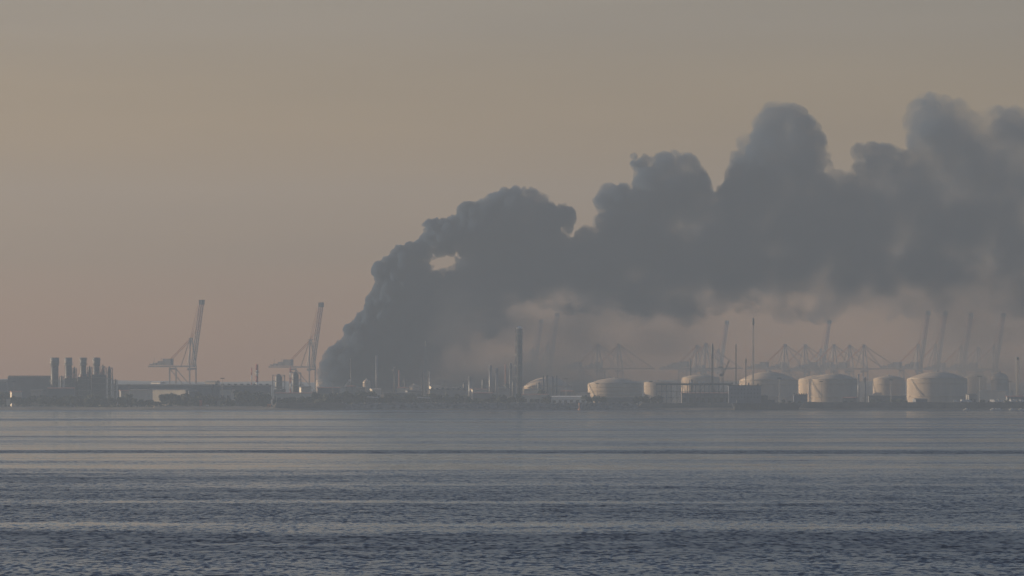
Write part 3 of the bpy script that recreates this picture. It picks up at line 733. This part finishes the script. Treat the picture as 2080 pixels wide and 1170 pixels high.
# ---------------------------------------------------------------- chimneys, columns and masts of the refinery
stack(522, 5.2, 740, 8300, 'red and white striped chimney standing alone left of the second crane', (.8,), stripes=7, group=None)
stack(511, 2.2, 747, 8320, 'thin red and white pole left of the striped chimney', (), stripes=5, group=None, name='pole', cat='pole')
stack(590, 2.4, 745, 8450, 'thin red and white striped pole in front of the process frames', (), stripes=7, group=None, name='pole', cat='pole')
for px, w_, top, Y, lb, m in [
    (713, 2.2, 728, 8350, 'thin dark chimney on the left foot of the smoke', 'dark'),
    (765, 4.0, 722, 8400, 'pale hazy chimney in the middle foot of the smoke', 'steel'),
    (802, 4.2, 745, 8350, 'taller of two dark columns at the right foot of the smoke', 'dark'),
    (811, 3.0, 752, 8360, 'shorter of two dark columns at the right foot of the smoke', 'rust'),
    (823, 4.6, 769, 8300, 'short stubby column left of the slim flare column', 'dark'),
    (858, 3.4, 755, 8310, 'short column hugging the left side of the slim flare column', 'dark'),
    (873, 3.4, 754, 8320, 'short column hugging the right side of the slim flare column', 'steel'),
    (955, 6.6, 765, 8150, 'short thick grey column standing alone left of the domed hazy tank', 'steel'),
    (996, 6.0, 742, 8250, 'grey column in front of the hazy domed tank, left of its pair', 'steel'),
    (1009, 6.0, 748, 8260, 'grey column in front of the hazy domed tank, right of its pair', 'steel'),
    (1027, 3.0, 740, 8200, 'thin rusty column between the paired columns and the tallest column', 'rust'),
    (1037, 5.6, 738, 8210, 'grey column just left of the tallest column', 'grey'),
    (1030, 9.0, 779, 8100, 'squat wide vessel at the foot of the thin rusty column', 'dark'),
    (1104, 2.6, 764, 8180, 'first of four thin chimneys in front of the low rounded tank', 'dark'),
    (1111, 3.6, 762, 8180, 'second and thickest of four thin chimneys before the low rounded tank', 'dark'),
    (1123, 2.6, 764, 8180, 'third of four thin chimneys in front of the low rounded tank', 'dark'),
    (1131, 2.6, 763, 8180, 'last of four thin chimneys in front of the low rounded tank', 'dark'),
    (1744, 3.4, 760, 8000, 'left of two hazy columns right of the big overlapping tank', 'steel'),
    (1757, 4.2, 766, 8000, 'right of two hazy columns right of the big overlapping tank', 'steel')]:
    stack(px, w_, top, Y, lb, (.9,) if w_ > 4 else (), mat=m)
stack(1055, 12.5, 668, 8200, 'tallest thick refinery column with pale domed top', (.93, .80, .66, .52, .38, .24), mat='dark', cap=True, group=None, name='distillation_column', cat='column')
def lattice_mast(px, wpx, top, Y, label, headpx=0, headh=0, mat='steel', cat='mast', name='lattice_mast', taper=True):
    k = Y / FPX; w = max(.8, wpx*k); H = zz(top, Y) - GZ; t = thing(name, gp(px, Y), label, cat, 'thin masts and flares'); n = max(6, int(H / 5))
    MB().lattice((0, 0, -.5), (0, 0, H - headh*k), w, n, max(.28, w*.2)).build('lattice', M[mat], t)
    MB().bar((0, 0, 0), (0, 0, H - headh*k*.9), w*.5).build('riser_pipe', M[mat], t)
    if headpx: MB().lathe([(w*.5, H - headh*k), (headpx*k/2, H - headh*k*.8), (headpx*k/2, H - headh*k*.25), (headpx*k*.25, H)], 12).build('flare_tip', M['dark'], t)
    return t
lattice_mast(865, 4.0, 693, 8300, 'slim tall flare column rising between two short columns under the plume', 3, 8, 'steel', name='flare_stack', cat='flare stack')
lattice_mast(1530, 2.6, 645, 7980, 'tallest thin flare mast with thick dark tip above the dark dock block', 4.6, 16, 'pale', name='flare_stack', cat='flare stack')
lattice_mast(1447, 3.4, 698, 7990, 'dark lattice mast with small arms left of the tall flare mast', 4.6, 22, 'dark')
lattice_mast(1495, 1.8, 698, 7990, 'plain thin dark mast midway between lattice mast and tall flare mast', 2.4, 6, 'dark')
lattice_mast(1515, 1.6, 728, 7980, 'short thin mast close left of the tall flare mast', 3.6, 10, 'dark')
lattice_mast(1403, 1.6, 730, 8600, 'short hazy mast above the pale tank behind the jetty frame', 3.2, 12, 'dark')
lattice_mast(2067, 5.0, 725, 8150, 'sunlit lattice tower near the right edge', 6.4, 6, 'pale')
def jib_crane():
    Y = 7990; k = Y / FPX; t = thing('jib_crane', gp(1468, Y), 'small jib crane with slanted arm on the steel jetty', 'crane')
    H = zz(747, Y) - GZ
    MB().lattice((0, 0, -.5), (0, 0, H), 1.9, 12, .4).build('mast', M['dark'], t)
    MB().lattice((0, 0, H*.80), (13*k, 0, zz(733, Y) - GZ), 1.3, 8, .35).build('jib', M['dark'], t)
    MB().box(-2, 0, H*.78, 4, 3, 3).build('cab', M['dark'], t)
    MB().box(-5*k, 0, H, 8*k, 1.4, 1.2).build('counterweight_arm', M['dark'], t)
jib_crane()

# ---------------------------------------------------------------- steel jetty and dark dock block
def jetty():
    Y = 7735; k = Y / FPX; x = lambda p: (p - 1440) * k; z = lambda p: zz(p, Y)
    t = thing('steel_jetty', (gp(1440, Y).x, Y, 0), 'long dark steel jetty frame on thin posts in front of the tanks', 'jetty')
    MB().box(x(1410), 0, z(782.5), 156*k, 12, (782.5-778.5)*k).build('deck', M['dark'], t)
    for i, p in enumerate([1334, 1344, 1354, 1363, 1375, 1386, 1396, 1405, 1413, 1422, 1431, 1440, 1450, 1460, 1470, 1480]):
        MB().bar((x(p), -4.6, -.5), (x(p), -4.6, z(782.6)), .75).build('post', M['dark'], t)
    b = MB()
    for p, q in [(1334, 1354), (1363, 1386), (1405, 1431), (1450, 1470)]: b.bar((x(p), -4, z(815)), (x(q), -4, z(783)), .4)
    b.bar((x(1334), -4.1, z(795)), (x(1480), -4.1, z(795)), .5); b.bar((x(1334), -4.1, z(808)), (x(1480), -4.1, z(808)), .6); b.build('bracing', M['dark'], t)
    b = MB()
    for p in range(1334, 1486, 5): b.bar((x(p), -5, z(778.6)), (x(p), -5, z(776)), .2)
    b.bar((x(1334), -5, z(776)), (x(1486), -5, z(776)), .22); b.build('railing', M['steel'], t)
    for p in (1404, 1420, 1428): MB().box(x(p), 0, z(778.45), 4*k, 3, 2.2).build('deck_box', M['white'], t)
jetty()
def dock():
    Y = 7690; k = Y / FPX; x = lambda p: (p - 1520) * k; z = lambda p: zz(p, Y)
    t = thing('dock_block', (gp(1520, Y).x, Y, 0), 'dark stepped dock building at the water, right end of the jetty', 'building')
    MB().box(x(1513), 8, -.5, 66*k, 24, z(784)+.5).build('tower_block', M['blue'], t)
    MB().box(x(1553), 8, -.5, 13.5*k, 20, z(803)+.5).build('step_block', M['hull'], t)
    MB().box(x(1567), 8, -.5, 14*k, 18, z(812)+.5).build('low_block', M['hull'], t)
    MB().box(x(1513), 8, z(784)+.004, 68*k, 25, .9).build('roof', M['dark'], t)
    for j in range(3):
        for i in range(9): MB().box(x(1486 + i*6.6), -4.03, z(792 + j*8), 2.2*k, .12, 1.4).build('window', M['pane'], t)
    b = MB()
    for i in range(12): b.box(x(1550 + i*2.6), -1, z(803)+.0 if i < 3 else z(812), .5, .5, 1.6)
    b.build('railing', M['steel'], t)
    for p, h_ in ((1487, 3.2), (1500, 1.8), (1521, 2.6), (1540, 2.0)): MB().box(x(p), 6, z(784)+.9, 3.0*k, 3, h_).build('roof_unit', M['dark'], t)
    t = thing('barge', (gp(1556, 7640).x, 7634, 0), 'long flat dark barge moored below the dark dock building', 'barge')
    w = 138 * k
    b = MB(); n = 2
    b.add([(-w/2+3,-7,-.8),(w/2-3,-7,-.8),(w/2-3,7,-.8),(-w/2+3,7,-.8),(-w/2,-8,8.2),(w/2,-8,8.2),(w/2,8,8.2),(-w/2,8,8.2)], [(3,2,1,0),(4,5,6,7),(0,1,5,4),(1,2,6,5),(2,3,7,6),(3,0,4,7)]); b.build('hull', M['hull'], t)
    MB().box(-w*.38, 0, 8.204, 9, 9, 3.4).build('deckhouse', M['blue'], t)
    for i in range(16): MB().lathe([(.5, 1), (.5, 7.4)], 8, -w/2 + 3 + i*(w-6)/15, -8.5).build('fender', M['dark'], t)
dock()

# ---------------------------------------------------------------- shore edges
def ragged(name, px0, px1, Y, top, depth, mat, label, cat, batter=6, amp=.6, kind=None):
    k = Y / FPX; x0, x1 = (px0-1040)*k, (px1-1040)*k; n = int((x1-x0)/2.5); H = zz(top, Y)
    vs, fs = [], []
    for i in range(n + 1):
        x = x0 + (x1-x0)*i/n; e = min(1, i/3, (n-i)/3); e = max(.02, e); nz_ = amp*mnoise.noise(Vector((x/5, 0, 7))) + amp*1.2*mnoise.noise(Vector((x/28, 2, 0)))
        for (yy, z_) in ((0, -1.2), (batter*.4, (H*.45 + nz_)*e), (batter, (H + nz_)*e), (batter + depth, (H + nz_*.6)*e), (batter + depth + 4, 0)): vs.append((x - (x0+x1)/2, yy + amp*mnoise.noise(Vector((x/6, yy, 1))), z_))
    for i in range(n):
        for j in range(4): a = i*5+j; fs.append((a, a+5, a+6, a+1))
    o = MB().add(vs, fs).build(name, mat, None, ((x0+x1)/2, Y, 0)); return tag(o, label, cat, None, kind)
ragged('embankment', 1622, 2400, 7650, 817, 24, M['wood'], 'long low brownish embankment along the right shore below the tanks', 'embankment')
ragged('embankment', 1290, 1500, 7650, 819, 14, M['wood'], 'low brown bank below the steel jetty frame', 'embankment')
ragged('embankment', 548, 712, 7650, 818, 20, M['wood'], 'low scrubby bank left of the rock breakwater', 'embankment')
ragged('beach_ridge', 300, 545, 7652, 825.0, 12, principled('dune_sand', (.42, .33, .22), .95, 0, .3, .1), 'pale sand ridge right at the water below the long warehouses', 'beach', 10, .3)
ragged('beach_ridge', -40, 150, 7652, 825.6, 10, principled('dull_sand', (.30, .25, .18), .95, 0, .4, .1), 'dull sand ridge at the water at the far left', 'beach', 10, .3)
def breakwater():
    rnd = random.Random(11); mb = MB(); Y = 7640; k = Y / FPX
    ico = [(0,0,1),(.894,0,.447),(.276,.851,.447),(-.724,.526,.447),(-.724,-.526,.447),(.276,-.851,.447),(.724,.526,-.447),(-.276,.851,-.447),(-.894,0,-.447),(-.276,-.851,-.447),(.724,-.526,-.447),(0,0,-1)]
    fi = [(0,1,2),(0,2,3),(0,3,4),(0,4,5),(0,5,1),(1,6,2),(2,7,3),(3,8,4),(4,9,5),(5,10,1),(6,7,2),(7,8,3),(8,9,4),(9,10,5),(10,6,1),(6,11,7),(7,11,8),(8,11,9),(9,11,10),(10,11,6)]
    for px in np.arange(704, 1296, .62):
        for j in range(5):
            f = (j + rnd.random()) / 5; e = min(1, (px-700)/14, (1300-px)/14)
            x = (px - 1000) * k + rnd.uniform(-.5, .5); y = f * 13; z = -0.4 + f * 8.3 * e + rnd.uniform(-.5, .6)
            r = rnd.uniform(.75, 1.35); s_ = [rnd.uniform(.6, 1.3)*r for _ in range(3)]; q = Matrix.Rotation(rnd.uniform(0, 6), 3, Vector((rnd.gauss(0,1), rnd.gauss(0,1), rnd.gauss(0,1))).normalized())
            mb.add([Vector((x, y, z)) + q @ Vector((v[0]*s_[0], v[1]*s_[1], v[2]*s_[2])) for v in ico], fi)
    o = mb.build('breakwater_rocks', M['rock'], None, (gp(1000, Y).x, Y, 0)); tag(o, 'long heap of dark armour rocks at the waterline in the middle', 'rocks', None, 'stuff')
    o = MB().box(0, 0, -.8, 588*k, 8, 7.4).build('breakwater_wall', M['conc'], None, (gp(998, Y).x, Y + 14.5, 0)); tag(o, 'grey concrete breakwater core behind the armour rocks', 'breakwater')
breakwater()

# ---------------------------------------------------------------- trees and shrubs
def crown_mesh(seed, h, w, leaves):
    rnd = random.Random(seed); mb = MB(); blobs = []
    for i in range(9):
        a = rnd.uniform(0, 6.28); rr = rnd.uniform(0, .3) * w; blobs.append((Vector((math.cos(a)*rr, math.sin(a)*rr, h*rnd.uniform(.42, .82))), w*rnd.uniform(.16, .3)))
    for i in range(leaves):
        c, r = rnd.choice(blobs); d = Vector((rnd.gauss(0,1), rnd.gauss(0,1), rnd.gauss(0,.8))).normalized() * r * rnd.uniform(.55, 1.08)
        p = c + d; s_ = rnd.uniform(.3, .8); u = Vector((rnd.gauss(0,1), rnd.gauss(0,1), rnd.gauss(0,1))).normalized(); v = u.orthogonal().normalized()*s_; u = u*s_
        mb.add([p-u-v, p+u*1.1-v*.8, p+u+v, p-u*.9+v], [(0,1,2,3)])
    return mb
TR = []
for sd_, h, w_, m, lb in [(1, 15, 13, 'leaf', 0), (2, 17, 11, 'leaf', 0), (3, 12, 13, 'leafb', 0), (4, 18, 9, 'leaf', 0), (5, 10, 12, 'leafb', 0)]:
    TR.append((sd_, h, w_, m))
LBL = ['dark broad crowned tree in the tree belt along the shore', 'tall dark tree in the tree belt along the shore', 'dull olive bushy tree in the tree belt along the shore', 'narrow upright dark tree in the tree belt along the shore', 'low wide olive tree in the tree belt along the shore']
protos = {}
WHERE = ''
def plant(kind, px, Y, s_, rz):
    LB = LBL[kind].replace('in the tree belt along the shore', WHERE)
    if kind not in protos:
        sd_, h, w_, m = TR[kind]; t = thing('tree', gp(px, Y), LB, 'tree', 'tree belt along the shore', rz); t.scale = (s_,)*3
        b = MB(); b.lathe([(.45, -.5), (.32, h*.3), (.2, h*.6)], 7)
        for a in range(4): b.bar((0, 0, h*(.3+.05*a)), (math.cos(a*1.7)*w_*.25, math.sin(a*1.7)*w_*.25, h*(.55+.05*a)), .22)
        b.build('trunk', M['bark'], t); crown_mesh(sd_, h, w_, 900).build('crown', M[m], t); protos[kind] = t
    else: copy_thing(protos[kind], gp(px, Y), rz, LB, 'tree belt along the shore', s_)
rnd = random.Random(21)
belts = [(-4, 18, 7900, 1.35, 6), (18, 100, 7790, .85, 15), (100, 232, 7780, .95, 24), (240, 272, 7800, 1.0, 6), (262, 300, 7800, .62, 8), (300, 326, 7790, .55, 5), (325, 376, 7790, .98, 12), (318, 384, 7770, .5, 12), (378, 440, 7830, 1.0, 12), (440, 478, 7780, .75, 6), (480, 548, 7800, 1.22, 15),
         (556, 630, 7800, .75, 12), (634, 690, 7850, 1.05, 11), (690, 762, 7850, 1.18, 15), (770, 850, 7850, 1.0, 15), (850, 950, 7850, 1.0, 18), (950, 1062, 7820, .88, 18), (1086, 1136, 7900, 1.1, 9), (1184, 1232, 7790, .85, 9), (1232, 1292, 7780, .55, 9), (1290, 1342, 7790, .85, 9), (1560, 1640, 7790, .5, 9), (1765, 1845, 7790, .62, 10), (1968, 2060, 7790, .55, 10), (345, 400, 8150, 1.35, 7)]
PLACES = ['at the far left edge of the picture', 'below the long turbine hall', 'in front of the boiler houses', 'left of the sunlit sandy shed', 'below the low pale shed', 'at the left end of the sunlit sandy shed', 'in front of the sunlit sandy shed', 'at the foot of the trees before the sunlit sandy shed', 'below the first leaning crane', 'behind the pale sand ridge', 'in the tall clump below the long warehouse', 'below the process frames', 'right of the second leaning crane', 'at the left foot of the smoke', 'at the right foot of the smoke', 'below the slim flare column', 'below the tallest column', 'below the four thin chimneys', 'at the left foot of the wide ringed tank', 'at the right foot of the wide ringed tank', 'behind the left end of the steel jetty', 'right of the dark dock block', 'in front of the narrow wide rimmed tank', 'below the long pale shed', 'on the skyline behind the first crane']
for (a, b_, Y, s_, n), WHERE in zip(belts, PLACES):
    for i in range(n):
        plant(rnd.choice([0, 0, 1, 2, 3, 4]), a + (b_-a)*(i + rnd.uniform(.1, .9))/n, Y + rnd.uniform(-25, 40), s_*rnd.uniform(.75, 1.15), rnd.uniform(0, 6.28))
def scrub():
    rnd = random.Random(9); mb = MB()
    for i in range(15000):
        px = rnd.uniform(-60, 2140); Y = 7672 + abs(rnd.gauss(0, 1)) * 45
        dens = .5 + .8 * mnoise.noise(Vector((px / 60, Y / 60, 0)))
        if rnd.random() > dens or (285 < px < 550 and Y < 7700) or px < 150 and Y < 7690: continue
        p = gp(px, Y) + Vector((0, 0, abs(rnd.gauss(0, 1.4)))); s_ = rnd.uniform(.4, 1.0)
        u = Vector((rnd.gauss(0,1), rnd.gauss(0,1), rnd.gauss(0,1))).normalized(); v = u.orthogonal().normalized()*s_; u = u*s_
        mb.add([p-u-v, p+u-v, p+u+v, p-u+v], [(0,1,2,3)])
    o = mb.build('scrub', M['leafb'], None, (0, 0, 0)); tag(o, 'low scrub and bushes growing along the shore', 'scrub', None, 'stuff')
scrub()

# ---------------------------------------------------------------- small things on the shore
def van(px, Y, z, label, m='white'):
    t = thing('parked_van', gp(px, Y, z), label, 'van', 'white vans parked on the embankment'); b = MB()
    b.add([(-3,-1.1,.5),(3,-1.1,.5),(3,1.1,.5),(-3,1.1,.5),(-3,-1.1,2.7),(1.4,-1.1,2.7),(1.4,1.1,2.7),(-3,1.1,2.7),(3,-1.1,1.5),(3,1.1,1.5)], [(3,2,1,0),(4,5,6,7),(0,1,8,5,4),(3,7,6,9,2),(0,4,7,3),(1,2,9,8),(8,9,6,5)])
    b.build('body', M[m], t)
    for x in (-1.9, 1.9):
        for y in (-1.1, 1.1):
            w_ = MB(); w_.lathe([(.45, -.15), (.45, .15)], 12); o = w_.build('wheel', M['dark'], t, (x, y, .45)); o.rotation_euler = (PI/2, 0, 0)
    MB().box(2.2, 0, 1.75, .9, 2.24, .6).build('windscreen', M['pane'], t); return t
ZE = zz(817, 7650) - .3
v0 = van(1942, 7664, ZE, 'leftmost white van on the embankment below the largest tank')
for px, lb in [(1958, 'white van second from left on the embankment below the largest tank'), (1967, 'white van close behind another on the embankment right of the largest tank'), (2017, 'white van below the long pale shed, left one of three'), (2025, 'white van below the long pale shed, middle one of three'), (2032, 'white van below the long pale shed, right one of three'), (2056, 'white van left of the last ones near the right edge'), (2062, 'white van below the sunlit lattice tower'), (2075, 'white van nearest the right edge of the picture')]:
    copy_thing(v0, gp(px, 7664, ZE), R(random.Random(px).uniform(-60, 60)), lb, 'white vans parked on the embankment', 1.25)
def boat(px, label, m, first=None):
    t = thing('moored_boat', (gp(px, 7606).x, 7606, 0), label, 'boat', 'small boats moored along the right shore', R(8)); b = MB()
    b.add([(-3.4,-.9,-.3),(2.2,-.9,-.3),(2.2,.9,-.3),(-3.4,.9,-.3),(-3.6,-1.3,1),(2.4,-1.3,1.1),(4.2,0,1.3),(2.4,1.3,1.1),(-3.6,1.3,1)], [(3,2,1,0),(0,1,5,4),(1,6,5),(1,2,7,6),(2,3,8,7),(3,0,4,8),(4,5,6,7,8)]); b.build('hull', M[m], t)
    MB().box(-.6, 0, 1.05, 2.4, 1.6, 1.3).build('cabin', M['white'], t); return t
b0 = boat(1964, 'white boat on the water below the leftmost white vans', 'white')
for px, lb in [(2018, 'white boat on the water, left of three below the long pale shed'), (2025, 'white boat on the water, middle of three below the long pale shed'), (2031, 'white boat on the water, right of three below the long pale shed'), (2056, 'white boat below the sunlit lattice tower'), (2075, 'white boat nearest the right edge of the picture')]:
    copy_thing(b0, (gp(px, 7606).x, 7606, 0), R(10), lb, 'small boats moored along the right shore')
def beacon(px, Y, label, m):
    t = thing('beacon', (gp(px, Y).x, Y, 0), label, 'beacon'); k = Y / FPX
    MB().lathe([(2.0, -.5), (1.6, 1.2), (.6, 1.4), (.45, 6.2), (.9, 6.4), (.9, 8.0), (.1, 8.8)], 12).build('tower', M[m], t); MB().lathe([(1.3, 6.0), (1.3, 6.2)], 12).build('gallery', M['white'], t)
beacon(1177, 7610, 'small yellow beacon at the waterline in front of the breakwater', 'orange')
def kiosk(px, Y, h, w_, m, label, cat='hut'):
    t = thing('hut', gp(px, Y), label, cat); MB().box(0, 0, -.3, w_, w_, h).build('wall', M[m], t)
    b = MB(); a = w_/2 + .3; b.add([(-a,-a,h-.296),(a,-a,h-.296),(a,a,h-.296),(-a,a,h-.296),(0,0,h+.9)], [(0,1,4),(1,2,4),(2,3,4),(3,0,4),(3,2,1,0)]); b.build('roof', M['dark'], t); MB().box(0, -w_/2-.03, 0, 1.0, .1, 2.1).build('door', M['pane'], t)
kiosk(408, 7740, 9, 3.2, 'red', 'narrow red hut among the trees right of the sunlit sandy shed')
kiosk(421, 7690, 3.4, 3.4, 'white', 'small white hut behind the pale sand ridge')
kiosk(547, 7700, 4.5, 4.6, 'orange', 'orange hut right of the tall dark tree clump')
kiosk(444, 7760, 8, 4, 'conc', 'grey tall hut right of the narrow red hut')
kiosk(17, 7760, 10, 4.5, 'pale', 'pale tall hut near the left edge below the turbine hall')
kiosk(930, 7700, 6, 2.4, 'white', 'small white hut on the shore below the short thick column')
def pipeline(px0, px1, Y, py, label, m='white'):
    k = Y / FPX; L_ = (px1-px0)*k; z = zz(py, Y); t = thing('pipe_rack', gp((px0+px1)/2, Y, 0), label, 'pipe rack')
    MB().bar((-L_/2, 0, z), (L_/2, 0, z - .8), 1.1).build('pipe', M[m], t)
    for i in range(6): MB().bar((-L_/2 + L_*i/5, 0, 2.5), (-L_/2 + L_*i/5, 0, z-.4), .4).build('support', M['steel'], t)
pipeline(745, 768, 7760, 806, 'short white pipe line on the shore below the smoke')
pipeline(847, 874, 7760, 807, 'white pipe line on the shore below the slim flare column')
pipeline(1122, 1190, 7745, 811, 'long pale pipe line in front of the white low building', 'pale')
pipeline(404, 446, 7880, 787, 'long grey pipe bridge right of the sunlit sandy shed', 'steel')
def conveyor():
    Y = 7990; t = thing('loading_arm', gp(706, Y), 'white slanted loading arm at the left foot of the smoke', 'loading arm'); k = Y / FPX
    MB().lattice((-5*k, 0, zz(785, Y)-GZ), (4*k, 0, zz(772, Y)-GZ), 1.6, 5, .5).build('arm', M['white'], t); MB().bar((-5*k, 0, -.5), (-5*k, 0, zz(784, Y)-GZ), 1.2).build('column', M['steel'], t); MB().box(4*k, 0, zz(774, Y)-GZ, 3, 2, 2).build('head', M['white'], t)
conveyor()
lp = None
for i, (px, Y, H) in enumerate([(28, 7900, 30), (262, 7830, 26), (452, 7900, 34), (612, 7900, 26), (676, 7900, 30), (905, 7900, 30), (1150, 7950, 34), (1213, 7780, 28), (1322, 7760, 30), (1583, 7780, 34), (1668, 7720, 30), (1810, 7760, 32), (1990, 7900, 36), (2052, 7800, 30)]):
    lb = 'thin light pole ' + ['near the left edge above a pale hut', 'left of the sunlit sandy shed', 'in front of the long dark warehouse', 'right of the process frames', 'beside the second leaning crane', 'right of the small squat tank', 'above the white low building', 'at the left side of the wide ringed tank', 'at the left end of the steel jetty', 'right of the dark dock block', 'in front of the big overlapping tank', 'before the narrow wide rimmed tank', 'right of the largest tank', 'beside the dim domed tank'][i]
    if lp is None:
        lp = thing('light_pole', gp(px, Y), lb, 'light pole', 'thin light poles'); MB().lathe([(.35, -.5), (.2, 30)], 8).build('pole', M['steel'], lp); MB().box(0, 0, 30, 4.5, .8, .9).build('lamp_head', M['dark'], lp)
    else: copy_thing(lp, gp(px, Y), 0, lb, 'thin light poles', H / 30)
